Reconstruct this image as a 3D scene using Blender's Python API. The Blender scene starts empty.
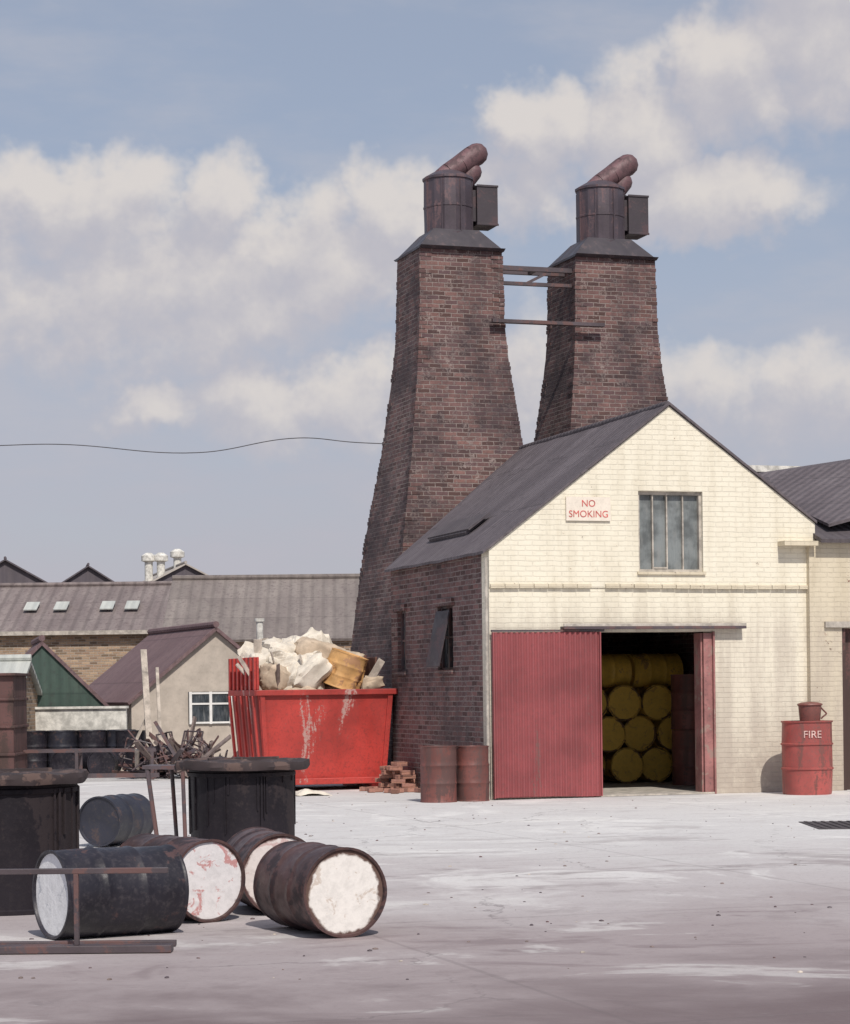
import bpy, bmesh, math, random
from mathutils import Vector, Matrix, noise
random.seed(7)
R=math.radians
sc=bpy.context.scene
sc.view_settings.view_transform='Standard'
try: sc.view_settings.look='None'
except Exception: pass
sc.view_settings.exposure=0
COL=sc.collection

# ------------------------------------------------------------------ node helpers
class NT:
    def __init__(s,nt): s.nt=nt; s.n=nt.nodes; s.l=nt.links
    def node(s,t,**k):
        x=s.n.new(t)
        for a,b in k.items(): setattr(x,a,b)
        return x
    def put(s,sock,v):
        if isinstance(v,bpy.types.NodeSocket): s.l.new(v,sock)
        elif v is not None:
            if isinstance(v,tuple) and len(v)==3 and sock.type=='RGBA': v=(*v,1)
            sock.default_value=v
    def math(s,op,a,b=None,c=None,clamp=False):
        x=s.node('ShaderNodeMath',operation=op,use_clamp=clamp)
        s.put(x.inputs[0],a)
        if b is not None: s.put(x.inputs[1],b)
        if c is not None: s.put(x.inputs[2],c)
        return x.outputs[0]
    def mix(s,f,a,b,mode='MIX'):
        x=s.node('ShaderNodeMixRGB',blend_type=mode)
        s.put(x.inputs[0],f); s.put(x.inputs[1],a); s.put(x.inputs[2],b)
        return x.outputs[0]
    def noise(s,vec,scale,detail=4,rough=.6,dist=0):
        x=s.node('ShaderNodeTexNoise')
        if vec is not None: s.put(x.inputs['Vector'],vec)
        x.inputs['Scale'].default_value=scale; x.inputs['Detail'].default_value=min(detail,5)
        x.inputs['Roughness'].default_value=rough; x.inputs['Distortion'].default_value=dist
        return x.outputs['Fac']
    def ss(s,v,a,b,o0=0.,o1=1.):
        x=s.node('ShaderNodeMapRange',interpolation_type='SMOOTHSTEP')
        s.put(x.inputs[0],v); x.inputs[1].default_value=a; x.inputs[2].default_value=b
        x.inputs[3].default_value=o0; x.inputs[4].default_value=o1
        return x.outputs[0]
    def mapping(s,vec,scale=(1,1,1),loc=(0,0,0)):
        x=s.node('ShaderNodeMapping'); s.put(x.inputs[0],vec)
        x.inputs['Scale'].default_value=scale; x.inputs['Location'].default_value=loc
        return x.outputs[0]
    def sep(s,vec):
        x=s.node('ShaderNodeSeparateXYZ'); s.put(x.inputs[0],vec); return x.outputs
    def comb(s,x_,y_,z_):
        x=s.node('ShaderNodeCombineXYZ'); s.put(x.inputs[0],x_); s.put(x.inputs[1],y_); s.put(x.inputs[2],z_); return x.outputs[0]

def new_mat(name):
    m=bpy.data.materials.new(name); m.use_nodes=True
    t=NT(m.node_tree); b=m.node_tree.nodes['Principled BSDF']
    tc=t.node('ShaderNodeTexCoord')
    return m,t,b,tc
def bump(t,b,h,strength=.4,dist=.01):
    x=t.node('ShaderNodeBump'); x.inputs['Strength'].default_value=strength; x.inputs['Distance'].default_value=dist
    t.put(x.inputs['Height'],h); t.l.new(x.outputs[0],b.inputs['Normal'])

def paint(name,c,rust=(.12,.06,.04),amt=.45,scale=3.,rough=.6,metal=0.,streak=False,var=.25,dirt=(.05,.045,.045),dirtamt=.5,fine=25,spec=.5):
    m,t,b,tc=new_mat(name); o=tc.outputs['Object']
    sv=t.mapping(o,(1,1,.18)) if streak else o
    n1=t.noise(sv,scale,5,.65,.3); n2=t.noise(o,scale*.45,3,.6); n3=t.noise(o,fine,3,.7)
    base=t.mix(t.ss(n2,.3,.7,0,1),tuple(x*(1-var) for x in c),tuple(min(1,x*(1+var)) for x in c))
    base=t.mix(t.math('MULTIPLY',t.ss(n3,.45,.75),dirtamt),base,dirt)
    th=.75-amt*.5
    f=t.ss(t.math('ADD',n1,t.math('MULTIPLY',t.math('SUBTRACT',n3,.5),.25)),th,th+.07)
    col=t.mix(f,base,rust)
    t.put(b.inputs['Base Color'],col)
    t.put(b.inputs['Roughness'],t.ss(n1,.3,.8,rough-.12,min(1,rough+.25)))
    b.inputs['Metallic'].default_value=metal
    b.inputs['Specular IOR Level'].default_value=spec
    bump(t,b,t.math('ADD',n3,n1),.3,.006)
    return m

def brick(name,c1,c2,mortar,soot=(.036,.027,.033),sootamt=.5,paint_c=None,peel=.1,pale=None,bw=.225,rh=.075,low=0.):
    m,t,b,tc=new_mat(name); o=tc.outputs['Object']; uv=tc.outputs['UV']
    wn=t.node('ShaderNodeTexNoise'); t.put(wn.inputs['Vector'],o); wn.inputs['Scale'].default_value=7; wn.inputs['Detail'].default_value=2
    sb=t.node('ShaderNodeVectorMath',operation='SUBTRACT'); t.put(sb.inputs[0],wn.outputs['Color']); sb.inputs[1].default_value=(.5,.5,.5)
    uvw=t.node('ShaderNodeVectorMath',operation='ADD')
    t.put(uvw.inputs[0],uv)
    sc_=t.node('ShaderNodeVectorMath',operation='SCALE'); t.put(sc_.inputs[0],sb.outputs[0]); sc_.inputs['Scale'].default_value=.022
    t.put(uvw.inputs[1],sc_.outputs[0])
    br=t.node('ShaderNodeTexBrick'); t.put(br.inputs['Vector'],uvw.outputs[0])
    br.inputs['Scale'].default_value=1; br.inputs['Brick Width'].default_value=bw; br.inputs['Row Height'].default_value=rh
    br.inputs['Mortar Size'].default_value=.0095; br.inputs['Mortar Smooth'].default_value=.35; br.inputs['Bias'].default_value=0
    t.put(br.inputs['Color1'],c1); t.put(br.inputs['Color2'],c2); t.put(br.inputs['Mortar'],mortar)
    br2=t.node('ShaderNodeTexBrick'); t.put(br2.inputs['Vector'],t.mapping(uvw.outputs[0],(1,1,1),(bw*6,rh*8,0)))
    br2.inputs['Scale'].default_value=1; br2.inputs['Brick Width'].default_value=bw; br2.inputs['Row Height'].default_value=rh; br2.inputs['Mortar Size'].default_value=.0
    t.put(br2.inputs['Color1'],(0,0,0)); t.put(br2.inputs['Color2'],(1,1,1)); t.put(br2.inputs['Mortar'],(.5,.5,.5))
    rnd=br2.outputs['Color']
    n1=t.noise(o,.8,4,.65); n2=t.noise(o,4.5,4,.7); n3=t.noise(o,26,3,.7)
    col=br.outputs['Color']
    nm=t.math('SUBTRACT',1.,br.outputs['Fac'])
    col=t.mix(t.math('MULTIPLY',t.ss(rnd,.55,.9,0,.75),nm),col,tuple(x*.30 for x in c1))
    col=t.mix(t.math('MULTIPLY',t.ss(rnd,.25,.05,0,.45),nm),col,tuple(min(1,x*1.45) for x in c1))
    if pale: col=t.mix(t.math('MULTIPLY',t.ss(n2,.50,.62),t.ss(n3,.46,.60)),col,pale)
    sf=t.math('MULTIPLY',t.ss(t.math('ADD',t.math('MULTIPLY',n1,.65),t.math('MULTIPLY',n2,.35)),.60-.25*sootamt,.74-.2*sootamt),min(1,.30+sootamt*.6))
    if paint_c:
        z=t.sep(o)[2]
        streak=t.noise(t.mapping(o,(2.2,2.2,.25)),1.6,5,.65)
        p=t.mix(t.ss(streak,.42,.72,0,.5),paint_c,tuple(a*b_ for a,b_ in zip(paint_c,(.72,.69,.64))))
        p=t.mix(t.ss(n2,.5,.8,0,.5),p,tuple(a*b_ for a,b_ in zip(paint_c,(.82,.79,.74))))
        p=t.mix(t.math('MULTIPLY',t.ss(rnd,.6,1.),.12),p,tuple(x*.75 for x in paint_c))
        p=t.mix(t.math('MULTIPLY',br.outputs['Fac'],t.ss(n2,.3,.65,.04,.24)),p,tuple(x*.55 for x in paint_c))
        lowf=t.math('MULTIPLY',t.ss(z,.0,1.7,1,0),t.ss(n2,.22,.55,.3,1.))
        p=t.mix(t.math('MULTIPLY',lowf,.72),p,(.33,.27,.23))
        p=t.mix(t.math('MULTIPLY',t.ss(z,3.1,2.2,0,1),t.ss(streak,.33,.62,.08,.5)),p,(.42,.36,.31))
        th=.78-peel
        pf=t.ss(t.math('ADD',t.math('MULTIPLY',n2,.6),t.math('MULTIPLY',n3,.4)),th,th+.03)
        col=t.mix(pf,p,t.mix(.4,col,(.16,.12,.1)))
    else:
        col=t.mix(sf,col,soot)
        col=t.mix(t.ss(n3,.42,.75,0,.5),col,tuple(x*.4 for x in c1))
    t.put(b.inputs['Base Color'],col); b.inputs['Roughness'].default_value=.9
    h=t.math('ADD',t.math('MULTIPLY',br.outputs['Fac'],-1.),t.math('MULTIPLY',n3,.5))
    bump(t,b,h,.7 if not paint_c else .55,.012)
    return m

def sheet(name,c,c2,pitch=.15,axis=0,amt=.5,rough=.8,rows=1.6,lichen=None):
    m,t,b,tc=new_mat(name); o=tc.outputs['Object']; uv=t.sep(tc.outputs['UV'])
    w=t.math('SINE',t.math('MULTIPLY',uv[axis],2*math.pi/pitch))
    n1=t.noise(t.mapping(tc.outputs['UV'],(1,.25,1)),1.6,5,.7); n2=t.noise(o,9,4,.7)
    lap=t.ss(t.math('FRACT',t.math('DIVIDE',uv[1-axis],rows)),.0,.04,1,0)
    panel=t.node('ShaderNodeTexWhiteNoise',noise_dimensions='2D'); t.put(panel.inputs['Vector'],t.comb(t.math('FLOOR',t.math('DIVIDE',uv[axis],.95)),t.math('FLOOR',t.math('DIVIDE',uv[1-axis],rows)),0.))
    col=t.mix(t.ss(n1,.35,.7),c,c2)
    col=t.mix(t.math('MULTIPLY',panel.outputs[0],.3),col,tuple(x*.55 for x in c))
    if lichen: col=t.mix(t.ss(n2,.50,.68,0,.7),col,lichen)
    col=t.mix(t.math('MULTIPLY',lap,.5),col,tuple(x*.35 for x in c))
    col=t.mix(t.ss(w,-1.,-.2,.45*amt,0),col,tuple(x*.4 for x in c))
    t.put(b.inputs['Base Color'],col); b.inputs['Roughness'].default_value=rough
    bump(t,b,t.math('ADD',w,t.math('MULTIPLY',n2,.6)),.4,.03)
    return m

def plain(name,c,rough=.7,metal=0.,var=.3,scale=6):
    m,t,b,tc=new_mat(name); o=tc.outputs['Object']
    n=t.noise(o,scale,4,.65); n2=t.noise(o,scale*7,3,.7)
    col=t.mix(t.ss(n,.3,.7),tuple(x*(1-var) for x in c),tuple(min(1,x*(1+var)) for x in c))
    col=t.mix(t.ss(n2,.5,.8,0,.35),col,tuple(x*.5 for x in c))
    t.put(b.inputs['Base Color'],col); b.inputs['Roughness'].default_value=rough; b.inputs['Metallic'].default_value=metal
    bump(t,b,n2,.3,.005)
    return m

# ------------------------------------------------------------------ mesh builder
class MB:
    def __init__(s): s.v=[];s.f=[];s.m=[]
    def add(s,v,f,m=0,M=None):
        o=len(s.v)
        if M is not None: v=[tuple(M@Vector(p)) for p in v]
        s.v+= [tuple(p) for p in v]; s.f+=[tuple(i+o for i in q) for q in f]
        s.m+= [m]*len(f) if isinstance(m,int) else list(m)
    def prism(s,poly,y0,y1,m=0,M=None):
        n=len(poly); v=[(x,y0,z) for x,z in poly]+[(x,y1,z) for x,z in poly]
        f=[tuple(range(n)),tuple(range(2*n-1,n-1,-1))]+[(i,(i+1)%n+0,(i+1)%n+n,i+n) for i in range(n)]
        s.add(v,f,m,M)
    def box(s,x0,x1,y0,y1,z0,z1,m=0,M=None): s.prism([(x0,z0),(x1,z0),(x1,z1),(x0,z1)],y0,y1,m,M)
    def slab(s,quad,th,m=0,M=None):
        q=[Vector(p) for p in quad]; n=(q[1]-q[0]).cross(q[-1]-q[0]).normalized()*th
        k=len(q); v=q+[p+n for p in q]
        f=[tuple(range(k)),tuple(range(2*k-1,k-1,-1))]+[(i,(i+1)%k,(i+1)%k+k,i+k) for i in range(k)]
        s.add(v,f,m,M)
    def lathe(s,prof,n=32,m=0,M=None):
        v=[];f=[];fm=[];idx=[]
        for r,z in prof:
            if r<1e-6: idx.append([len(v)]*n); v.append((0,0,z))
            else:
                idx.append(list(range(len(v),len(v)+n)))
                v+=[(r*math.cos(2*math.pi*i/n),r*math.sin(2*math.pi*i/n),z) for i in range(n)]
        for k in range(len(prof)-1):
            a,b=idx[k],idx[k+1]; mm=m if isinstance(m,int) else m[k]
            for i in range(n):
                j=(i+1)%n; q=[a[i],a[j],b[j],b[i]]; u=[]
                for x in q:
                    if x not in u: u.append(x)
                if len(u)>2: f.append(tuple(u)); fm.append(mm)
        s.add(v,f,fm,M)
    def tube(s,p0,p1,r,m=0,n=10,r1=None,M=None):
        p0=Vector(p0);p1=Vector(p1);d=p1-p0;L=d.length; r1=r if r1 is None else r1
        Q=Matrix.Translation(p0)@d.to_track_quat('Z','Y').to_matrix().to_4x4()
        s.lathe([(0,0),(r,0),(r1,L),(0,L)],n,m,(M@Q) if M is not None else Q)
    def bar(s,p0,p1,w,h,m=0,M=None,roll=0):
        p0=Vector(p0);p1=Vector(p1);d=p1-p0;L=d.length
        Q=Matrix.Translation(p0)@d.to_track_quat('Y','Z').to_matrix().to_4x4()@Matrix.Rotation(roll,4,'Y')
        s.box(-w/2,w/2,0,L,-h/2,h/2,m,(M@Q) if M is not None else Q)
    def build(s,name,mats,parent=None,loc=(0,0,0),rot=(0,0,0),smooth=False,bevel=0,mtx=None):
        me=bpy.data.meshes.new(name); me.from_pydata(s.v,[],s.f)
        for i,k in enumerate(s.m): me.polygons[i].material_index=k
        for k in mats: me.materials.append(k)
        bm=bmesh.new(); bm.from_mesh(me); bmesh.ops.recalc_face_normals(bm,faces=bm.faces)
        uv=bm.loops.layers.uv.new('UVMap')
        for f in bm.faces:
            n=f.normal
            h=Vector((0,0,1)).cross(n)
            if h.length<1e-3: h=Vector((1,0,0))
            h.normalize(); w=n.cross(h)
            for lp in f.loops:
                p=lp.vert.co
                lp[uv].uv=(p.dot(h), p.z if abs(n.z)<.45 else p.dot(w))
        bm.to_mesh(me); bm.free()
        if smooth: me.shade_smooth(); me.set_sharp_from_angle(angle=R(38))
        ob=bpy.data.objects.new(name,me); COL.objects.link(ob)
        if mtx is not None: ob.matrix_world=mtx
        else: ob.location=loc; ob.rotation_euler=rot
        if parent: ob.parent=parent
        if bevel:
            md=ob.modifiers.new('bevel','BEVEL'); md.width=bevel; md.segments=2; md.limit_method='ANGLE'; md.angle_limit=R(40)
        return ob
def empty(name,loc=(0,0,0),rz=0):
    e=bpy.data.objects.new(name,None); e.location=loc; e.rotation_euler=(0,0,rz); e.empty_display_size=.3; COL.objects.link(e); return e

YAW=math.atan2(.3127,.9499); OX,OY=.938,33.2
def W(s,t,z=0): return (OX+.9499*s-.3127*t, OY+.3127*s+.9499*t, z)

# ------------------------------------------------------------------ materials
M_cream=brick('cream_painted_brick',(.22,.09,.07),(.3,.13,.09),(.3,.26,.22),paint_c=(.79,.735,.60),peel=.14)
M_cream2=brick('dirty_cream_painted_brick',(.22,.09,.07),(.3,.13,.09),(.3,.26,.22),paint_c=(.64,.565,.43),peel=.17)
M_side=brick('side_brick',(.20,.10,.09),(.12,.068,.07),(.26,.215,.20),sootamt=.55,pale=(.34,.28,.26))
M_kiln=brick('kiln_brick',(.195,.103,.090),(.112,.066,.070),(.27,.22,.20),sootamt=.72,pale=(.42,.34,.31))
M_stock=brick('stock_brick',(.42,.30,.2),(.34,.22,.15),(.4,.35,.3),sootamt=.2)
M_rubble=brick('loose_brick',(.40,.20,.15),(.32,.16,.13),(.4,.2,.14),sootamt=.1)
M_roof=sheet('grey_sheet_roof',(.115,.095,.105),(.17,.145,.155),.15,0,.45,lichen=(.07,.058,.062))
M_roof2=sheet('dark_sheet_roof',(.095,.08,.09),(.135,.115,.12),.15,0,.5,lichen=(.06,.05,.055))
M_roofbr=sheet('brown_asbestos_roof',(.20,.16,.155),(.28,.235,.22),.35,0,.8,lichen=(.11,.08,.08))
M_roofbr2=sheet('weathered_roof',(.22,.185,.17),(.29,.25,.225),.3,0,.6,lichen=(.13,.10,.10))
M_roofpu=sheet('purple_brown_roof',(.17,.105,.11),(.22,.145,.145),.15,0,.5,lichen=(.10,.065,.07))
M_green=sheet('green_sheeting',(.05,.085,.07),(.075,.11,.09),.2,0,.6,lichen=(.05,.06,.055))
M_far=sheet('far_roof',(.10,.085,.1),(.13,.11,.12),.5,0,.3)
M_farlight=sheet('far_light_roof',(.5,.45,.4),(.4,.36,.33),.5,0,.3)
M_whiteroof=sheet('pale_sheet_roof',(.55,.56,.52),(.42,.44,.42),.2,0,.4)
M_reddoor=paint('red_door_paint',(.27,.068,.072),(.21,.10,.095),.18,2.2,.65,streak=True,var=.22,dirtamt=.45,dirt=(.15,.07,.07))
M_redjamb=paint('red_jamb_paint',(.32,.14,.13),(.3,.2,.17),.4,4,.6)
M_skip=paint('skip_red',(.42,.045,.036),(.44,.27,.24),.27,2.2,.5,streak=True,var=.25,dirt=(.17,.035,.03),dirtamt=.6)
M_skipin=paint('skip_rusty_inside',(.16,.07,.05),(.28,.14,.1),.5,3)
M_steel=paint('dark_steel',(.085,.065,.072),(.13,.07,.065),.5,3,.55)
M_cowl=paint('sooty_cowl_steel',(.085,.066,.078),(.15,.095,.10),.45,2.6,.45,metal=.25,streak=True)
M_skirt=paint('sooty_skirt_steel',(.05,.042,.05),(.09,.065,.07),.45,2.6,.5)
M_box=paint('dark_damper_steel',(.045,.035,.042),(.08,.05,.055),.45,2.6,.6)
M_duct=paint('rusty_duct',(.15,.078,.085),(.09,.05,.055),.5,4,.6)
M_black=paint('black_drum_paint',(.020,.018,.026),(.08,.045,.045),.30,4,.42,var=.3,dirt=(.08,.07,.075),dirtamt=.45,spec=.4)
M_blue=paint('blue_black_drum_paint',(.026,.027,.040),(.07,.05,.05),.35,4,.42)
M_brown=paint('rusted_drum',(.075,.040,.038),(.038,.024,.026),.45,4,.46,var=.4,dirt=(.16,.10,.08),dirtamt=.45,spec=.4)
M_redbrown=paint('red_oxide_drum',(.17,.06,.05),(.10,.05,.045),.5,4,.6,streak=True)
M_fire=paint('fire_bin_red',(.36,.08,.07),(.19,.07,.06),.42,3,.5,streak=True,dirt=(.17,.08,.07),dirtamt=.6)
M_yellow=paint('yellow_drum_paint',(.78,.50,.09),(.45,.27,.09),.35,3,.45,dirt=(.32,.19,.05),dirtamt=.4)
M_yrim=paint('yellow_drum_side',(.55,.34,.07),(.14,.08,.04),.5,3,.45,dirt=(.12,.08,.04),dirtamt=.5)
M_orange=paint('orange_drum_paint',(.60,.34,.13),(.42,.23,.12),.42,4,.65,dirt=(.35,.2,.1),dirtamt=.5)
M_tar=paint('tarred_steel',(.014,.011,.015),(.032,.024,.026),.40,3,.62,streak=True,dirt=(.035,.028,.03),dirtamt=.4,spec=.25)
M_lidw=paint('tarred_lid',(.055,.042,.043),(.13,.09,.08),.48,5,.8,spec=.2,fine=14)
M_timber=plain('weathered_timber',(.20,.155,.14),.85)
M_paletim=plain('pale_timber',(.48,.42,.36),.8)
M_dkbrown=paint('brown_rust_panel',(.11,.05,.045),(.06,.035,.03),.5,1.5,.7,streak=True)
M_concrete=plain('concrete_trim',(.42,.38,.33),.9)
M_whitewall=plain('white_rendered_wall',(.62,.6,.55),.85)
M_buff=plain('buff_render',(.46,.40,.34),.9,0,.14,2)
M_sheetw=plain('white_rag',(.66,.60,.51),.9,0,.14,5)
M_sack=plain('beige_sacking',(.50,.40,.30),.9,0,.2,5)
M_white=plain('white_paint',(.75,.73,.7),.5,0,.08)
M_fade=plain('faded_lettering',(.62,.42,.38),.6,0,.3,30)
M_signw=plain('sign_white',(.76,.68,.58),.5,0,.06)
M_signr=plain('sign_red',(.55,.10,.09),.5)
M_grille=plain('iron_cover',(.06,.05,.055),.7)
M_wire=plain('cable_black',(.06,.055,.06),.6)

def glass(name,c=(.12,.14,.14)):
    m,t,b,tc=new_mat(name); o=tc.outputs['Object']
    n=t.noise(o,3.,4,.6); n2=t.noise(t.mapping(o,(4,4,.8)),3,4,.7)
    col=t.mix(t.ss(n,.35,.65),c,tuple(x*2.0 for x in c)); col=t.mix(t.ss(n2,.5,.75,0,.5),col,(.26,.26,.25))
    t.put(b.inputs['Base Color'],col); t.put(b.inputs['Roughness'],t.ss(n2,.3,.7,.12,.55)); return m
M_glass=glass('dirty_glass',(.11,.12,.12)); M_glassd=glass('dark_glass',(.03,.035,.04))

def lid_mat(name,base,edge,R0=.245,spot=None,spotamt=.5):
    m,t,b,tc=new_mat(name); o=tc.outputs['Object']; x=t.sep(o)
    r=t.math('SQRT',t.math('ADD',t.math('POWER',x[0],2.),t.math('POWER',x[1],2.)))
    n=t.noise(o,5,5,.65); n2=t.noise(o,18,4,.7)
    rr=t.math('ADD',r,t.math('MULTIPLY',t.math('SUBTRACT',n,.5),.12))
    col=t.mix(t.ss(n2,.40,.72,0,.5),base,tuple(a*.72 for a in base))
    if spot: col=t.mix(t.math('MULTIPLY',t.ss(t.noise(o,7.3,5,.7,.6),.60-.1*spotamt,.66-.1*spotamt),.85),col,spot)
    col=t.mix(t.ss(rr,R0,R0+.02),col,edge)
    t.put(b.inputs['Base Color'],col); b.inputs['Roughness'].default_value=.75
    bump(t,b,t.math('ADD',n,n2),.4,.01); return m
L_white=lid_mat('chalky_lid',(.78,.745,.70),(.12,.07,.055),.242,(.55,.47,.40),.25)
L_red=lid_mat('red_stained_lid',(.74,.71,.71),(.12,.06,.05),.268,(.50,.20,.19),.45)
L_pink=lid_mat('pinkish_lid',(.72,.65,.62),(.13,.06,.05),.255,(.55,.38,.36),.3)
L_blue=lid_mat('bluish_lid',(.84,.84,.84),(.14,.12,.12),.285,(.5,.52,.55),.15)
L_yel=lid_mat('yellow_lid',(.80,.52,.10),(.10,.06,.03),.262,(.5,.3,.08),.3)

# ------------------------------------------------------------------ ground
def ground_mat():
    m,t,b,tc=new_mat('yard_concrete'); o=tc.outputs['Object']; x,y,z=t.sep(o)
    n1=t.noise(o,.28,5,.62,.4); n2=t.noise(o,1.7,5,.68,.3); n3=t.noise(o,16,3,.7); n4=t.noise(t.mapping(o,(.6,1.,1)),.9,5,.65,.5)
    d=t.math('ADD',t.math('ADD',y,t.math('MULTIPLY',x,-.22)),t.math('MULTIPLY',t.math('SUBTRACT',n1,.5),9.))
    d=t.math('ADD',d,t.math('MULTIPLY',t.math('SUBTRACT',n4,.5),5.))
    col=t.mix(t.ss(d,10.0,13.6),(.160,.120,.122),(.34,.288,.288))
    col=t.mix(t.ss(d,13.5,18.5),col,(.48,.442,.438))
    col=t.mix(t.ss(t.math('ADD',d,t.math('MULTIPLY',t.math('SUBTRACT',n2,.5),6.)),18.,25.),col,(.60,.583,.572))
    # chalky powder spills
    pw=t.math('MULTIPLY',t.ss(t.noise(o,.42,5,.68,.9),.53,.62),t.ss(y,15.,21.))
    col=t.mix(t.math('MULTIPLY',pw,.7),col,(.74,.725,.70))
    col=t.mix(t.math('MULTIPLY',t.ss(n2,.52,.68),.36),col,t.mix(t.ss(y,14.,24.),(.20,.16,.162),(.42,.385,.375)))
    dk=t.noise(t.mapping(o,(.6,1.,1.),(3.1,1.7,0)),.55,5,.7,.8)
    col=t.mix(t.math('MULTIPLY',t.ss(dk,.54,.63),t.ss(y,31.,15.,.16,.6)),col,(.19,.145,.15))
    col=t.mix(t.math('MULTIPLY',t.ss(n4,.57,.64),.4),col,(.68,.66,.635))
    fs=t.noise(o,45,2,.6)
    col=t.mix(t.ss(n3,.50,.78,0,.35),col,(.2,.165,.165))
    col=t.mix(t.ss(fs,.60,.75,0,.35),col,(.18,.15,.15))
    crk=t.node('ShaderNodeTexVoronoi',feature='DISTANCE_TO_EDGE'); ad=t.node('ShaderNodeVectorMath',operation='ADD'); t.put(ad.inputs[0],o); t.put(ad.inputs[1],t.comb(t.math('MULTIPLY',n2,.9),t.math('MULTIPLY',n4,.9),0.)); t.put(crk.inputs['Vector'],ad.outputs[0]); crk.inputs['Scale'].default_value=.42
    ck=t.math('MULTIPLY',t.ss(crk.outputs['Distance'],.008,.002),t.ss(n1,.45,.6))
    col=t.mix(t.math('MULTIPLY',ck,.5),col,(.12,.1,.1))
    jx=t.math('ABSOLUTE',t.math('SUBTRACT',t.math('FRACT',t.math('DIVIDE',t.math('ADD',x,t.math('MULTIPLY',y,.33)),4.6)),.5))
    jy=t.math('ABSOLUTE',t.math('SUBTRACT',t.math('FRACT',t.math('DIVIDE',t.math('ADD',y,t.math('MULTIPLY',x,-.33)),5.3)),.5))
    wj=t.math('MULTIPLY',t.math('SUBTRACT',n2,.5),.012)
    j=t.math('MAXIMUM',t.ss(t.math('ADD',jx,wj),.494,.498),t.ss(t.math('ADD',jy,wj),.494,.498))
    col=t.mix(t.math('MULTIPLY',j,.25),col,(.12,.1,.1))
    col=t.mix(t.ss(y,52.,60.),col,(.2,.17,.15))
    t.put(b.inputs['Base Color'],col); b.inputs['Roughness'].default_value=.88
    bump(t,b,t.math('ADD',n3,t.math('MULTIPLY',n2,1.5)),.45,.012)
    return m
g=MB(); g.add([(-400,-150,0),(400,-150,0),(400,900,0),(-400,900,0)],[(0,1,2,3)]); g.build('ground',[ground_mat()])

# ------------------------------------------------------------------ drum
def drum_mb(r=.29,h=.88,n=48,dent=.006,seed=0,bung=True):
    b=MB(); P=[(0,.018),(r-.02,.018),(r-.012,0),(r+.004,0),(r+.004,.014),(r-.003,.024)]
    mm=[1,0,0,0,0]
    P+=[(r,.08),(r,.16)]
    for zz in (h*.335,h*.655):
        P+=[(r,zz-.07),(r,zz-.022),(r+.008,zz-.006),(r+.008,zz+.006),(r,zz+.022),(r,zz+.07)]
        if zz<h*.5: P+=[(r,h*.46),(r,h*.53)]
    P+=[(r,h-.16),(r,h-.08),(r-.003,h-.024),(r+.004,h-.014),(r+.004,h),(r-.012,h),(r-.02,h-.018),(0,h-.018)]
    while len(mm)<len(P)-2: mm.append(0)
    mm.append(2)
    b.lathe(P,n,mm)
    if bung:
        b.lathe([(0,h-.004),(.032,h-.004),(.035,h-.018)],12,0,Matrix.Translation((r*.68,0,0)))
        b.lathe([(0,h-.006),(.018,h-.006),(.02,h-.018)],10,0,Matrix.Translation((-r*.7,.02,0)))
    so=seed*13.7; out=[]
    for p in b.v:
        env=.35+.65*math.sin(math.pi*min(1,max(0,p[2]/h)))
        k1=noise.noise(Vector((p[0]*3+so,p[1]*3,p[2]*2)))
        k2=min(0,noise.noise(Vector((p[0]*6+so+9,p[1]*6,p[2]*4)))+.15)*1.3
        k_=1+dent/r*2*env*(k1*.7+k2)
        out.append((p[0]*k_,p[1]*k_,p[2]))
    b.v=out
    return b
DN=[0]
def drum(name,x,y,z=0,axis=None,r=.29,h=.88,body=None,l0=None,l1=None,spin=0.,parent=None,dent=.007):
    DN[0]+=1
    b=drum_mb(r,h,seed=DN[0],dent=dent)
    body=body or M_black; l0=l0 or body; l1=l1 or body
    if axis is None: M=Matrix.Translation((x,y,z))@Matrix.Rotation(spin,4,'Z')
    else: M=Matrix.Translation((x,y,z))@Vector(axis).to_track_quat('Z','Y').to_matrix().to_4x4()@Matrix.Rotation(spin,4,'Z')
    ob=b.build(name,[body,l0,l1],smooth=True,mtx=M)
    if parent: ob.parent=parent
    return ob
def ax(deg): return (-math.sin(R(deg)),math.cos(R(deg)),0)
drum('oil_drum',-.53,14.90,.292,ax(26),body=M_brown,l0=L_white,spin=.6,dent=.014)
drum('oil_drum',-1.04,16.45,.292,ax(16),body=M_brown,l0=L_pink,spin=1.6,dent=.012)
drum('oil_drum',-1.51,16.0,.292,ax(38),body=M_brown,l0=L_red,spin=2.6,dent=.012)
drum('oil_drum',-2.46,15.0,.292,ax(-57),body=M_black,l0=L_blue,h=.86,spin=.3,dent=.012)
drum('oil_drum',-3.42,24.0,.27,(.42,.9,.0),r=.26,h=.70,body=M_blue)

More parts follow.
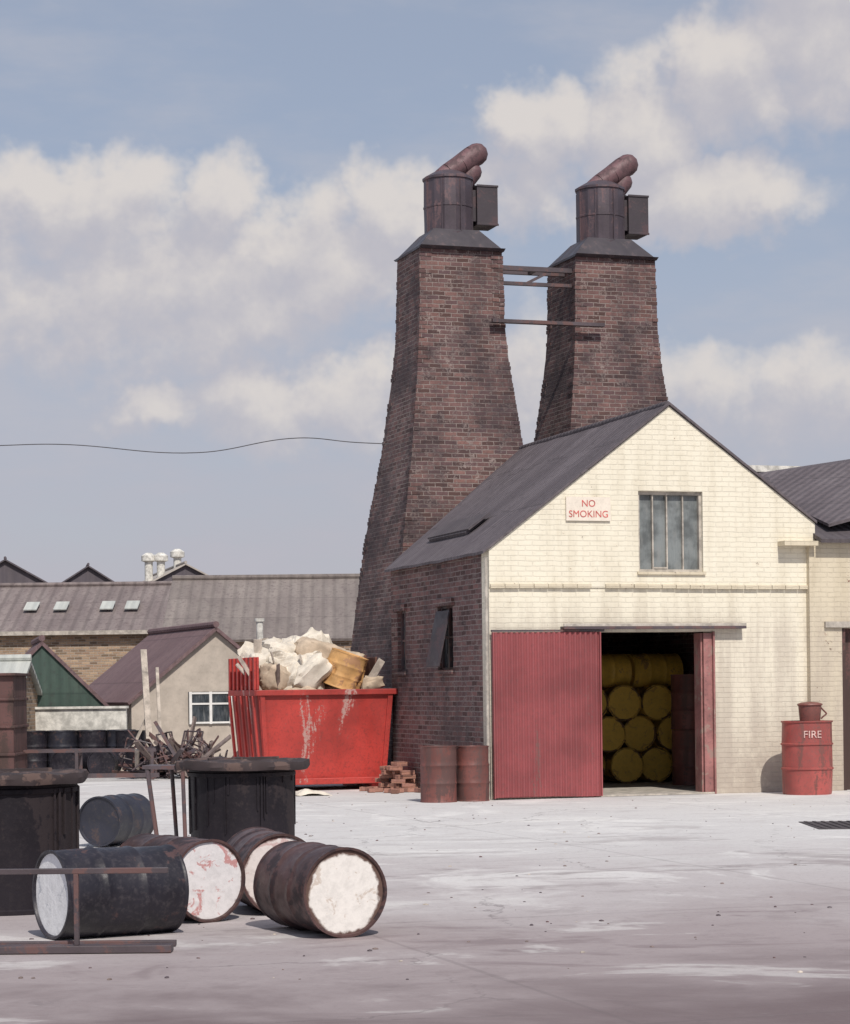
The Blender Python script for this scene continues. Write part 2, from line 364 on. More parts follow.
# ------------------------------------------------------------------ lidded vats
def vat(name,x,y,r,h,lr,tilt=0.,seed=0):
    e=empty(name,(x,y,0)); b=MB(); n=56
    prof=[(0,.02),(r-.02,.02),(r-.01,0),(r+.012,.0),(r+.012,.03),(r,.04)]+[(r,.04+(h-.16)*q/8) for q in range(1,8)]+[(r,h-.13),(r+.015,h-.12),(r+.015,h-.09),(r,h-.08),(r,h-.05),(0,h-.05)]
    b.lathe(prof,n)
    b.v=[(p[0]*(1+.035*noise.noise(Vector((p[0]*3+seed*9,p[1]*3,p[2]*1.5)))),p[1]*(1+.035*noise.noise(Vector((p[0]*3+seed*9+4,p[1]*3,p[2]*1.5)))),p[2]) for p in b.v]
    rs=random.Random(seed)
    for q in range(34):
        a=rs.uniform(0,6.28); z1=h-.09; z0=z1-rs.uniform(.08,.6); wd=rs.uniform(.006,.02)
        b.bar(((r+.006)*math.cos(a),(r+.006)*math.sin(a),z1),((r+.003)*math.cos(a),(r+.003)*math.sin(a),z0),wd,.014)
    b.build('tank_shell',[M_tar],e,smooth=True)
    d=MB(); n=72; v=[]; rings=[(.0,0),(.5,0),(.85,0),(1.,0),(1.02,.5),(1.,1.),(.93,1.),(.8,1.),(.6,1.),(.4,1.),(.2,1.),(0,1.)]
    th=.075; P=[]
    for k_,(q,zz) in enumerate(rings):
        ring=[]
        for i in range(n):
            a=2*math.pi*i/n; ir=1+.04*noise.noise(Vector((math.cos(a)*2.2+seed*5,math.sin(a)*2.2,.3)))+.035*noise.noise(Vector((math.cos(a)*9,math.sin(a)*9+seed,k_*.3)))
            rr_=lr*q*ir
            px,py=rr_*math.cos(a),rr_*math.sin(a)
            pz=h-.055+zz*th+(.022*noise.noise(Vector((px*3,py*3,seed+zz))) if q>.1 else 0)+(.02*noise.noise(Vector((px*9,py*9,seed+zz))) if zz>.9 and q>.1 else 0)
            ring.append((px,py,pz))
        P.append(ring)
    for ring in P: v+=ring
    F=[]
    for k_ in range(len(P)-1):
        for i in range(n): a=k_*n+i; c=k_*n+(i+1)%n; F.append((a,c,c+n,a+n))
    d.add(v,F)
    o=d.build('lid_disc',[M_lidw],e,smooth=True); o.rotation_euler=(R(.6),tilt,0)
    l=MB()
    for i in range(14):
        a=random.uniform(0,6.28); q=random.uniform(0,lr*.85); s=random.uniform(.02,.06)
        l.lathe([(0,s*.7),(s*.7,s*.5),(s,0)],7,0,Matrix.Translation((q*math.cos(a),q*math.sin(a),h+.005)))
    l.bar((-lr*.5,-.1,h+.03),(lr*.55,.12,h+.035),.05,.03)
    l.build('lid_lumps',[M_lidw],e,smooth=False)
    return e
v2=vat('lidded_vat',-1.76,22.0,.50,.93,.625,R(.5),1)
p=MB(); p.bar((-.92,.1,.895),(-.42,.02,.885),.34,.035); p.tube((-.78,-.1,0),(-.90,-.05,.88),.022); p.tube((-.5,-.42,0),(-.53,-.35,.86),.02); p.tube((-.66,.35,0),(-.7,.25,.88),.02)
p.build('side_shelf',[M_steel],v2)
vat('lidded_vat',-3.16,17.2,.55,1.0,.62,R(-.4),2)

t_=MB(); t_.box(-1.2,.0,-.02,.02,.49,.525); t_.box(-.585,-.555,-.02,.02,.05,.49); t_.box(-1.35,.02,-.06,.07,.004,.05); t_.box(-1.35,.0,.30,.36,.004,.04); t_.box(-1.15,-1.11,-.02,.02,.05,.49)
t_.build('steel_barrel_rack',[M_steel],None,(-1.6,14.2,0),(0,0,R(-1.5)),bevel=.004)

# ------------------------------------------------------------------ workshop
shop=empty('painted_brick_workshop',(OX,OY,0),YAW)
zl=lambda s:3.62+.748*s
AP=5.76
zr=lambda s:AP-.715*(s-2.86)
RW=5.25
f=MB()
f.box(0,1.62,0,.3,0,2.42); f.box(3.52,RW,0,.3,0,2.42); f.box(0,RW,0,.3,2.42,3.07)
y0=-.022
f.prism([(0,3.07),(2.35,3.07),(2.35,zl(2.35)),(0,zl(0))],y0,.3)
f.prism([(3.39,3.07),(RW,3.07),(RW,zr(RW)),(3.39,zr(3.39))],y0,.3)
f.box(2.35,3.39,y0,.3,3.07,3.305)
f.prism([(2.35,4.5),(3.39,4.5),(3.39,zr(3.39)),(2.86,AP),(2.35,zl(2.35))],y0,.3)
f.build('front_wall',[M_cream],shop)
f=MB(); x=.01
while x<5.0:
    L=.225; dz=.022*math.sin(x*1.1)+random.uniform(-.004,.004)
    if random.random()>.04: f.box(x,x+L-.008,-.055+random.uniform(-.006,.006),-.024,3.06+dz*.3,3.115+dz*.3)
    x+=L
f.build('string_course',[M_cream2],shop)
BK=4.72
f2=MB()
def sidebox(y0,y1,z0,z1): f2.box(0,.28,y0,y1,z0,z1)
sidebox(.3,1.62,0,3.58); sidebox(1.62,2.34,0,1.9); sidebox(1.62,2.34,2.88,3.58); sidebox(2.34,3.95,0,3.58); sidebox(3.95,4.4,0,1.9); sidebox(3.95,4.4,2.88,3.58); sidebox(4.4,BK,0,3.58)
f2.build('side_wall',[M_side],shop)
f2=MB()
for a,b_ in ((1.62,2.34),(3.95,4.4)):
    f2.box(-.05,.0,a-.08,b_+.08,2.88,2.98); f2.box(-.05,.0,a-.06,b_+.06,1.84,1.90)
f2.build('side_window_lintels',[M_side],shop)
f2=MB()
for a,b_ in ((1.62,2.34),(3.95,4.4)):
    f2.box(.10,.13,a,b_,1.9,2.88,1)
    for q in (a+.02,(a+b_)/2,b_-.02): f2.box(.06,.098,q-.02,q+.02,1.9,2.88,0)
    for q in (1.92,2.4,2.86): f2.box(.065,.095,a,b_,q-.018,q+.018,0)
f2.slab([(-.20,1.68,1.95),(-.02,1.68,2.8),(-.02,2.3,2.8),(-.20,2.3,1.95)],.02,2)
f2.build('side_windows',[M_steel,M_glassd,M_box],shop)
f2=MB()
f2.add([(0,BK,0),(2.86,6.1,0),(2.86,6.1,5.75),(0,BK,3.58)],[(0,1,2,3)])
f2.add([(2.86,6.1,0),(RW,6.1,0),(RW,6.1,3.9),(2.86,6.1,5.75)],[(0,1,2,3)])
f2.box(RW-.28,RW,.3,6.1,0,3.9)
f2.build('rear_and_right_walls',[M_side],shop)
rf=MB()
def roofside(pa,pb,qa,qb,th,m):
    v=[];F=[];nx,ny=14,8
    for k in (0,1):
        for i in range(nx+1):
            for j in range(ny+1):
                a=Vector(pa).lerp(Vector(pb),i/nx); b=Vector(qa).lerp(Vector(qb),i/nx); q=a.lerp(b,j/ny)
                sag=-.03*math.sin(math.pi*i/nx)*(.4+.6*math.sin(math.pi*min(1,j/ny*.9)))+.018*noise.noise(q*1.7)
                if i==0: sag=.012*noise.noise(q*3)
                v.append((q.x,q.y,q.z+sag+(th if k else 0)))
    S=(nx+1)*(ny+1)
    for i in range(nx):
        for j in range(ny):
            a=i*(ny+1)+j; F.append((a,a+1,a+ny+2,a+ny+1)); F.append((a+S,a+S+1,a+S+ny+2,a+S+ny+1))
    for i in range(nx):
        for j in (0,ny): a=i*(ny+1)+j; F.append((a,a+ny+1,a+ny+1+S,a+S))
    for j in range(ny):
        for i in (0,nx): a=i*(ny+1)+j; F.append((a,a+1,a+1+S,a+S))
    rf.add(v,F,m)
roofside((-.10,-.06,zl(-.10)+.015),(-.10,BK+.03,zl(-.10)-.01),(2.86,-.06,AP+.015),(2.86,6.15,AP),.04,0)
roofside((RW+.02,-.06,zr(RW+.02)+.015),(RW+.02,6.15,zr(RW+.02)-.01),(2.86,-.06,AP+.015),(2.86,6.15,AP),.04,0)
rf.build('roof',[M_roof],shop)
rf=MB(); rf.tube((2.86,.02,AP+.03),(2.86,6.15,AP+.01),.055,0,10); rf.build('ridge_capping',[M_roof2],shop,smooth=True)
rf=MB()
a,b_=.45,.80
rf.slab([(a,2.1,zl(a)+.09),(a,4.1,zl(a)+.08),(b_,4.1,zl(b_)+.075),(b_,2.1,zl(b_)+.085)],-.03,0)
rf.slab([(a,2.2,zl(a)+.03),(a,4.0,zl(a)+.03),(b_-.05,4.0,zl(b_)+.0),(b_-.05,2.2,zl(b_)+.0)],-.05,0)
rf.build('rooflight_hatch',[M_roof2],shop)
rf=MB(); rf.tube((-.05,-.03,.0),(-.05,-.03,3.5),.024,0,8); rf.build('corner_pipe',[M_concrete],shop)
wn=MB(); a,b_,c,d=2.35,3.39,3.305,4.5
wn.box(a,b_,.10,.12,c,d,1)
wn.box(a,a+.04,.03,.099,c,d,0); wn.box(b_-.04,b_,.03,.099,c,d,0); wn.box(a+.04,b_-.04,.03,.099,d-.05,d,0); wn.box(a+.04,b_-.04,.03,.099,c,c+.04,0)
for q in (.25,.47,.72): wn.box(a+(b_-a)*q-.010,a+(b_-a)*q+.010,.05,.099,c+.04,d-.05,0)
wn.box(a+.27,a+.49,.045,.098,c+.05,c+.075,0)
wn.build('gable_window',[M_concrete,M_glass],shop)
wn=MB(); wn.box(a-.03,b_+.03,-.06,.03,c-.04,c-.003); wn.build('window_sill',[M_cream2],shop)
wn=MB(); wn.box(1.1,4.02,-.16,-.004,2.46,2.50,0); wn.box(1.1,4.02,-.16,-.13,2.502,2.54,1); wn.box(.0,1.75,-.11,-.06,2.425,2.455,0)
wn.build('door_track',[M_steel,M_concrete],shop)
dr=MB(); s0,s1,z0,z1=.03,1.67,.03,2.42; n=200; v=[];F=[]
for i in range(n+1):
    s=s0+(s1-s0)*i/n; y=-.10+.016*math.sin(2*math.pi*s/.082)
    v+=[(s,y,z0+.012*math.sin(s*3)),(s,y,z1),(s,y+.004,z0),(s,y+.004,z1)]
for i in range(n):
    a=i*4; F+=[(a,a+4,a+5,a+1),(a+2,a+3,a+7,a+6)]
dr.add(v,F); dr.box(s0,s1,-.078,-.05,.3,.38); dr.box(s0,s1,-.078,-.05,1.2,1.28); dr.box(s0,s1,-.078,-.05,2.2,2.28)
dr.box(s0-.02,s0,-.125,-.06,.02,2.42); dr.box(s1,s1+.02,-.125,-.06,.02,2.42)
dr.build('sliding_door',[M_reddoor],shop,smooth=True)
dr=MB(); dr.box(3.38,3.52,-.02,.02,.01,2.40); dr.box(3.52,3.55,-.06,-.004,0,2.42); dr.box(3.35,3.378,.02,.26,.01,2.40); dr.build('door_leaf_edge',[M_redjamb],shop,bevel=.006)
dr=MB(); dr.box(1.62,3.52,-.05,.3,.004,.03); dr.box(.3,4.95,.301,5.2,.004,.03); dr.build('threshold_floor',[M_concrete],shop)

def Wdrum(name,s,t,z,axis_local=None,**k):
    x,y,_=W(s,t); A=None
    if axis_local: A=(.9499*axis_local[0]-.3127*axis_local[1],.3127*axis_local[0]+.9499*axis_local[1],0)
    return drum(name,x,y,z,A,**k)
for row in range(3):
    for c_ in range(4 if row%2==0 else 3):
        Wdrum('yellow_oil_drum',3.05+c_*.590+(.295 if row%2 else 0)+random.uniform(-.004,.004),3.5+random.uniform(0,.22),.325+row*.512,(random.uniform(-.03,.03),1),body=M_yrim,l0=L_yel,h=.86,spin=random.uniform(0,6))
for c_ in range(2): Wdrum('yellow_oil_drum',2.95+c_*.93,4.0,1.87,(1,.04),body=M_yellow,spin=1.)
for s,t,z,mt in ((4.28,2.45,.03,M_redbrown),(4.28,2.47,.92,M_redbrown),(4.75,2.9,.03,M_brown),(4.75,2.9,.92,M_redbrown)):
    Wdrum('red_oil_drum',s,t,z,None,body=mt,spin=s*3)
Wdrum('rusty_drum',-.84,-.12,0,None,r=.26,h=.80,body=M_redbrown,l1=M_brown)
Wdrum('rusty_drum',-.31,-.08,0,None,r=.235,h=.79,body=M_redbrown,l1=M_brown,spin=1)

fb=empty('fire_bucket_bin',W(4.64,-.85),YAW-R(8))
b=MB(); r=.37;h=1.08
b.lathe([(0,.01),(r-.03,.01),(r-.02,0),(r-.01,.03),(r,.36),(r+.016,.37),(r+.016,.39),(r,.4),(r,.72),(r+.016,.73),(r+.016,.75),(r,.76),(r-.005,h-.03),(r+.012,h-.02),(r+.012,h),(r-.02,h),(r-.03,h-.02),(0,h-.015)],40)
b.v=[(p[0]*(1+.03*noise.noise(Vector((p[0]*4,p[1]*4,p[2]*3)))),p[1]*(1+.03*noise.noise(Vector((p[0]*4+7,p[1]*4,p[2]*3)))),p[2]) for p in b.v]
b.build('bin_body',[M_fire],fb,smooth=True)
b=MB(); b.lathe([(0,h),(.15,h),(.17,h+.22),(.19,h+.23),(.18,h+.25),(.12,h+.27),(0,h+.28)],24); b.tube((.16,0,h+.2),(.26,0,h+.1),.012); b.tube((.26,0,h+.1),(.17,0,h+.03),.012)
b.build('small_bucket',[M_redbrown],fb,smooth=True,loc=(.05,0,0))
def text_mesh(txt,size,off=.008):
    cu=bpy.data.curves.new('t','FONT'); cu.body=txt; cu.size=size; cu.align_x='CENTER'; cu.align_y='CENTER'; cu.extrude=.002; cu.offset=size*off
    ob=bpy.data.objects.new('t',cu); COL.objects.link(ob); dg=bpy.context.evaluated_depsgraph_get(); dg.update()
    me=bpy.data.meshes.new_from_object(ob.evaluated_get(dg)); bpy.data.objects.remove(ob); return me
me=text_mesh('FIRE',.15,.004); me.name='fire_lettering'
for v in me.vertices:
    th=v.co.x/(r+.004)-.12; rad=r+.010+v.co.z; v.co=Vector((rad*math.sin(th),-rad*math.cos(th),.88+v.co.y))
me.materials.clear(); me.materials.append(M_fade); o=bpy.data.objects.new('fire_lettering',me); COL.objects.link(o); o.parent=fb

sg=empty('no_smoking_sign',W(1.545,-.045,4.22),YAW)
b=MB(); b.box(-.35,.35,-.01,.012,-.175,.175); b.build('board',[M_signw],sg)
for txt,zz in (('NO',.075),('SMOKING',-.08)):
    me=text_mesh(txt,.14,-.004); me.materials.clear(); me.materials.append(M_signr)
    o=bpy.data.objects.new('lettering',me); COL.objects.link(o); o.parent=sg; o.rotation_euler=(R(90),0,0); o.location=(0,-.0135,zz)

# ------------------------------------------------------------------ kiln chimneys
PROF=[(0,.95),(2.3,.74),(4.2,.53),(5.9,.25),(7.3,.085),(7.9,.03),(9.3,0)]
def eprof(z):
    for (z0,e0),(z1,e1) in zip(PROF,PROF[1:]):
        if z<=z1: return e0+(e1-e0)*(z-z0)/(z1-z0)
    return 0
def kiln(s0,t0,w,d,seed):
    e=empty('brick_kiln_chimney',W(s0,t0),YAW); b=MB(); z=0; rings=[]; rnd=random.Random(seed)
    while z<9.301:
        k=eprof(z)-.006; j=lambda: rnd.uniform(-.006,.006)
        rings.append([(-k+j(),-k+j(),z),(w+k+j(),-k+j(),z),(w+k+j(),d+k+j(),z),(-k+j(),d+k+j(),z)]); z+=.15
    v=[p for r_ in rings for p in r_]; F=[]
    for i in range(len(rings)-1):
        for q in range(4): a=i*4+q; c=i*4+(q+1)%4; F.append((a,c,c+4,a+4))
    L=len(v); F.append((L-4,L-3,L-2,L-1)); b.add(v,F)
    z=.0; kk=0
    while z<9.2:
        k=eprof(z+.04)
        for cx_,cy_ in ((-k,-k),(w+k,-k),(-k,d+k)):
            sx=1 if cx_<w/2 else -1; sy=1 if cy_<d/2 else -1
            o_=rnd.uniform(-.004,.009); L1,L2=(.22,.10) if kk%2==0 else (.10,.22)
            x0,x1=sorted((cx_-sx*o_,cx_+sx*L1)); y0_,y1_=sorted((cy_-sy*o_,cy_+sy*L2))
            if rnd.random()>.35: b.box(x0,x1,y0_,y1_,z+.006,z+.069)
        z+=.075; kk+=1
    b.build('tapered_brick_stack',[M_kiln],e)
    z=9.3; c=MB(); cx,cy=w/2,d/2
    def fr(x0,z0_,x1,z1_,dd=0):
        v=[(cx-x0,cy-x0+dd,z0_),(cx+x0,cy-x0+dd,z0_),(cx+x0,cy+x0-dd,z0_),(cx-x0,cy+x0-dd,z0_)]+[(cx-x1,cy-x1,z1_),(cx+x1,cy-x1,z1_),(cx+x1,cy+x1,z1_),(cx-x1,cy+x1,z1_)]
        c.add(v,[(0,1,2,3),(7,6,5,4),(0,1,5,4),(1,2,6,5),(2,3,7,6),(3,0,4,7)])
    fr(w/2+.02,z-.01,w/2+.02,z+.03,.09); fr(w/2-.0,z+.032,.42,z+.40,.09); c.build('metal_skirt',[M_skirt],e)
    c=MB(); T=Matrix.Translation((cx,cy,0)); dz=z+.40
    c.lathe([(0,dz-.08),(.47,dz-.08),(.47,dz-.04),(.43,dz-.03),(.44,dz+.42),(.45,dz+.43),(.45,dz+.46),(.44,dz+.47),(.435,dz+.92),(.46,dz+.93),(.46,dz+.97),(.30,dz+1.06),(.10,dz+1.15),(0,dz+1.17)],14,0,T@Matrix.Rotation(.2,4,'Z'))
    for q in range(8):
        a=q*math.pi/4+.2; c.box(-.012,.012,-.445,-.42,dz-.02,dz+.9,0,T@Matrix.Rotation(a,4,'Z'))
    c.build('cowl_drum',[M_cowl],e,smooth=False)
    c=MB(); pts=[Vector((cx-.28,cy-.05,dz+.88)),Vector((cx-.02,cy-.05,dz+1.07)),Vector((cx+.22,cy-.04,dz+1.22)),Vector((cx+.44,cy-.02,dz+1.38)),Vector((cx+.54,cy-.02,dz+1.44))]; rr=[.14,.17,.19,.20,.20]
    for i in range(4): c.tube(pts[i],pts[i+1],rr[i],0,18,rr[i+1])
    c.lathe([(0,-.2),(.1,-.173),(.173,-.1),(.2,0),(.173,.1),(.1,.173),(0,.2)],18,0,Matrix.Translation(pts[4]))
    c.tube((cx+.20,cy,dz+.80),(cx+.46,cy,dz+1.12),.17,0,16)
    c.lathe([(0,-.17),(.085,-.147),(.147,-.085),(.17,0),(.147,.085),(.085,.147),(0,.17)],18,0,Matrix.Translation((cx+.46,cy,dz+1.12)))
    c.build('curved_exhaust_duct',[M_duct],e,smooth=True)
    c=MB(); c.box(cx+.45,cx+.84,cy-.26,cy+.26,dz+.14,dz+.84); c.box(cx+.36,cx+.449,cy-.2,cy+.2,dz+.2,dz+.76); c.box(cx+.44,cx+.85,cy-.275,cy-.262,dz+.13,dz+.17); c.box(cx+.44,cx+.85,cy-.275,cy-.262,dz+.81,dz+.85)
    c.tube((cx+.1,cy,dz+.95),(cx+.6,cy,dz+.84),.03)
    c.build('damper_box',[M_box],e,bevel=.006)
    return e
kiln(1.235,6.75,1.53,1.32,1); kiln(4.17,6.81,1.55,1.35,2)
bm_=MB()
bm_.box(2.70,4.22,6.95,7.03,9.02,9.10); bm_.box(2.70,4.22,7.30,7.38,9.02,9.10); bm_.box(2.72,4.20,6.95,7.03,8.76,8.82)
bm_.bar((3.3,6.99,8.80),(3.75,6.99,9.03),.05,.05); bm_.box(3.45,3.53,7.03,7.30,9.03,9.09)
bm_.box(2.50,4.62,6.55,6.62,8.02,8.08); bm_.box(2.50,4.62,6.62,6.68,8.02,8.035)
bm_.build('steel_tie_beams',[M_steel],None,(OX,OY,0),(0,0,YAW))

# ------------------------------------------------------------------ neighbour on the right
nb=empty('neighbouring_workshop',(OX,OY,0),YAW); T0=-.11
f=MB(); f.box(5.10,5.64,T0,.25,0,3.78); f.box(5.64,7.5,T0,.25,2.46,3.78); f.box(7.5,13,T0,.25,0,3.78); f.build('front_wall',[M_cream2],nb)
f=MB(); f.box(5.34,7.8,T0-.05,T0-.004,2.47,2.56); f.build('door_lintel',[M_concrete],nb)
f=MB(); f.box(5.64,7.5,.05,.09,0,2.46); f.box(5.64,5.70,T0+.01,.049,0,2.46); f.build('dark_door',[M_dkbrown],nb)
f=MB()
f.slab([(5.20,T0-.2,3.74),(13,T0-.2,3.74),(13,3.6,5.05),(5.42,3.6,5.05)],.06); f.slab([(5.42,3.602,5.05),(13,3.602,5.05),(13,7.4,3.7),(5.42,7.4,3.7)],.06); f.build('roof',[M_roof2],nb)
f=MB(); f.slab([(5.5,.0,4.0),(13,.0,5.9),(13,4.2,6.2),(5.9,4.2,5.1)],.05); f.build('side_roof_slope',[M_roof],nb)
f=MB(); f.box(4.62,5.18,-.26,-.024,3.70,3.77); f.build('corner_ledge',[M_cream2],nb)
f=MB(); f.box(5.5,13,7.0,7.3,0,3.7); f.box(12.7,13,.25,7,0,3.7); f.build('other_walls',[M_side],nb)
nb2=empty('rear_workshop',(OX,OY,0),YAW)
f=MB(); f.slab([(6.4,8.0,4.5),(16,8.0,4.5),(16,11,5.85),(6.4,11,5.85)],.06); f.slab([(6.4,11,5.85),(16,11,5.85),(16,14,4.5),(6.4,14,4.5)],.06); f.build('roof',[M_roof2],nb2)
f=MB(); f.box(6.4,16,10.7,11.2,5.92,6.05); f.build('pale_ridge_flashing',[M_whitewall],nb2)
f=MB(); f.box(6.5,15.9,8.2,13.8,0,4.5); f.build('walls',[M_side],nb2)

# ------------------------------------------------------------------ skip
sk=empty('waste_skip',W(-2.32,4.45),YAW); w,dp,h=2.26,1.85,1.60
b=MB()
b.slab([(.12,.12,.12),(w-.12,.12,.12),(w,0,h),(0,0,h)],-.03)
b.slab([(.0,.0,h),(.12,.12,.12),(.12,dp-.1,.12),(0,dp,h)],.03)
b.slab([(w,.0,h),(w-.12,.12,.12),(w-.12,dp-.1,.12),(w,dp,h)],-.03)
b.slab([(.12,dp-.1,.12),(w-.12,dp-.1,.12),(w,dp,2.0),(0,dp,2.0)],.03)
b.slab([(.12,.12,.12),(w-.12,.12,.12),(w-.12,dp-.1,.12),(.12,dp-.1,.12)],.03)
b.box(-.05,w+.05,-.06,.0,h-.06,h+.03); b.box(-.06,.0,.0,dp,h-.06,h+.03); b.box(w,w+.06,0,dp,h-.06,h+.03)
b.box(-.02,.02,.02,dp,h+.031,2.16)
for q in range(7): b.box(-.06,-.02,.05+q*.28,.13+q*.28,h+.031,2.16)
for q in range(5): b.slab([(-.04,.12+q*.4,h-.06),(.08,.12+q*.4,.15),(.08,.2+q*.4,.15),(-.04,.2+q*.4,h-.06)],-.04)
for q in (.02,w-.10):
    b.slab([(q+(.1 if q<1 else -.1),.085,.14),(q+.08+(.1 if q<1 else -.1),.085,.14),(q+.08,-.035,h-.06),(q,-.035,h-.06)],-.04)
b.box(.25,w-.25,.02,.09,.10,.2)
b.box(.2,.35,.1,dp,.0,.12); b.box(w-.35,w-.2,.1,dp,.0,.12)
b.build('skip_body',[M_skip],sk,bevel=.008)
b=MB(); b.box(w-.62,w-.0,dp-.35,dp-.31,h,2.20); b.box(w-.05,w-.01,.85,dp,h+.031,2.16); b.box(.2,w-.2,.2,dp-.2,.3,1.3); b.build('rusty_back_panel',[M_skipin],sk,bevel=.006)
def crumple(name,mat,M,sx,sy,amp,parent,seed,n=22,th=0.):
    b=MB(); v=[];F=[]
    for i in range(n+1):
        for j in range(n+1):
            x=(i/n-.5)*sx;y=(j/n-.5)*sy
            p=Vector((x*2.2+seed*7,y*2.2,seed)); q=noise.noise(p)*amp+abs(noise.noise(p*2.7))*amp*.7+noise.noise(p*6)*amp*.15
            ed=max(abs(i/n-.5),abs(j/n-.5))*2
            v.append((x+noise.noise(p+Vector((5,5,5)))*amp*.6,y+noise.noise(p+Vector((9,1,5)))*amp*.6,q-ed**3*amp*1.2))
    for i in range(n):
        for j in range(n): a=i*(n+1)+j; F.append((a,a+1,a+n+2,a+n+1))
    b.add(v,F,0,M); return b.build(name,[mat],parent,smooth=False)
def TR(x,y,z,rx=0,ry=0,rz=0): return Matrix.Translation((x,y,z))@Matrix.Rotation(R(rz),4,'Z')@Matrix.Rotation(R(ry),4,'Y')@Matrix.Rotation(R(rx),4,'X')
def sack(b,x,y,z,sx,sy,sz,rx,ry,rz,seed,m=0):
    n1,n2=18,26; v=[];F=[]
    for i in range(n1+1):
        ph=math.pi*i/n1
        for j in range(n2):
            a=2*math.pi*j/n2; d_=Vector((math.sin(ph)*math.cos(a),math.sin(ph)*math.sin(a),math.cos(ph)))
            d_=Vector([math.copysign(abs(q)**.62,q) for q in d_])
            k_=1+.24*noise.noise(d_*1.7+Vector((seed*3.1,0,0)))+.10*noise.noise(d_*5+Vector((seed,0,0)))-.10*abs(noise.noise(d_*3.3+Vector((seed*2,3,0))))
            v.append((d_.x*sx*k_,d_.y*sy*k_,d_.z*sz*k_))
    for i in range(n1):
        for j in range(n2): a=i*n2+j; c=i*n2+(j+1)%n2; F.append((a,c,c+n2,a+n2))
    b.add(v,F,m,TR(x,y,z,rx,ry,rz))
crumple('torn_sheeting',M_sheetw,TR(.95,1.2,2.46,14,-6,20),1.6,.9,.24,sk,2)
crumple('hanging_sheet',M_sheetw,TR(.75,.42,2.0,62,8,-8),.9,.75,.16,sk,12)
crumple('rag_heap',M_sack,TR(1.0,.45,1.66,20,0,0),1.9,.8,.2,sk,3)
crumple('lining_sheet',M_sheetw,TR(.45,1.2,2.24,30,-20,10),.9,.8,.25,sk,4)
b=MB()
sack(b,.40,.50,1.82,.27,.2,.22,10,25,10,1,1); sack(b,.98,.36,1.88,.36,.20,.22,20,-42,-10,2,0); sack(b,.65,1.0,2.2,.4,.25,.22,5,12,20,3,0); sack(b,1.25,.85,2.22,.46,.25,.2,0,14,0,4,1); sack(b,1.98,.5,1.70,.22,.2,.15,0,-10,20,5,1); sack(b,1.8,1.2,2.05,.3,.25,.2,0,-15,20,6,1); sack(b,.25,.9,2.02,.2,.25,.22,0,0,0,7,0)
b.build('stuffed_sacks',[M_sheetw,M_sack],sk,smooth=True)
b=MB()
for i in range(24):
    x=random.uniform(.2,2.0);y=random.uniform(.3,1.5)
    b.bar((x,y,1.4),(x+random.uniform(-.6,.6),y+random.uniform(-.3,.3),random.uniform(1.9,2.5)),random.uniform(.06,.18),.02,random.choice((0,0,1)),roll=random.uniform(0,3))
b.build('scrap_boards',[M_paletim,M_timber],sk)
b=drum_mb(.31,.58,seed=44,dent=.05); b.build('crushed_orange_drum',[M_orange,M_orange,M_orange],sk,smooth=True,mtx=TR(1.46,.40,1.66,14,14,20))

b=MB()
for lay in range(7):
    for i in range(8-lay):
        x=-.42+random.uniform(0,.36-.03*lay); y=3.1+i*.16+lay*.07+random.uniform(-.03,.03)
        b.box(-.11,.11,-.05,.05,0,.065,0,TR(x,y,lay*.066+.004,0,random.uniform(-3,3),random.uniform(-25,25)))
for i in range(14): b.box(-.11,.11,-.05,.05,0,.065,0,TR(random.uniform(-.8,-.1),random.uniform(2.5,4.2),.004,0,0,random.uniform(0,180)))
b.build('brick_pile',[M_rubble],None,(OX,OY,0),(0,0,YAW),bevel=.004)

# ------------------------------------------------------------------ sheds on the left
def gable(name,x,y,rz,wd,dp,ev,rg,wm,rm,oh=.15,fm=None,ridge=None):
    e=empty(name,(x,y,0),rz); h2=wd/2
    b=MB(); b.prism([(-h2,0),(h2,0),(h2,ev),(0,rg),(-h2,ev)],0,.2,1 if fm else 0); b.prism([(-h2,0),(h2,0),(h2,ev),(0,rg),(-h2,ev)],dp-.2,dp); b.box(-h2,-h2+.2,.2,dp-.2,0,ev); b.box(h2-.2,h2,.2,dp-.2,0,ev)
    b.build('walls',[wm,fm or wm],e)
    sl=(rg-ev)/h2; b=MB()
    b.slab([(-h2-oh,-oh,ev-sl*oh+.01),(0,-oh,rg+.01),(0,dp+oh,rg+.01),(-h2-oh,dp+oh,ev-sl*oh+.01)],-.07)
    b.slab([(h2+oh,-oh,ev-sl*oh+.01),(0,-oh,rg+.01),(0,dp+oh,rg+.01),(h2+oh,dp+oh,ev-sl*oh+.01)],.07)
    b.build('roof',[rm],e)
    b=MB(); b.tube((0,-oh,rg+.06),(0,dp+oh,rg+.06),.07,0,8); b.build('ridge_tiles',[rm],e,smooth=True)
    return e
A=gable('long_brick_warehouse',-7.2,72,R(90),8,30,3.5,4.98,M_stock,M_roofbr)
b=MB()
for u in (-11.9,-11.0,-9.6,-8.85,-14,-15.2,-17):
    lx=-2.2; sl=(4.98-3.5)/4
    z=4.98+lx*sl+.11; q=-(u+7.2)
    b.slab([(lx-.35,q-.2,z-.35*sl),(lx+.35,q-.2,z+.35*sl),(lx+.35,q+.2,z+.35*sl),(lx-.35,q+.2,z-.35*sl)],.03)
b.build('rooflights',[M_whiteroof],A)
b=MB(); b.box(-4.3,-4.0,0,30,3.35,3.47); b.build('gutter',[M_concrete],A)
gable('grey_roofed_warehouse',6,64,R(92),9,12.8,3.0,4.72,M_stock,M_roofbr2)
SH=gable('buff_gabled_shed',-4.55,50,R(21),3.75,5.6,1.5,3.02,M_buff,M_roofpu,.12)
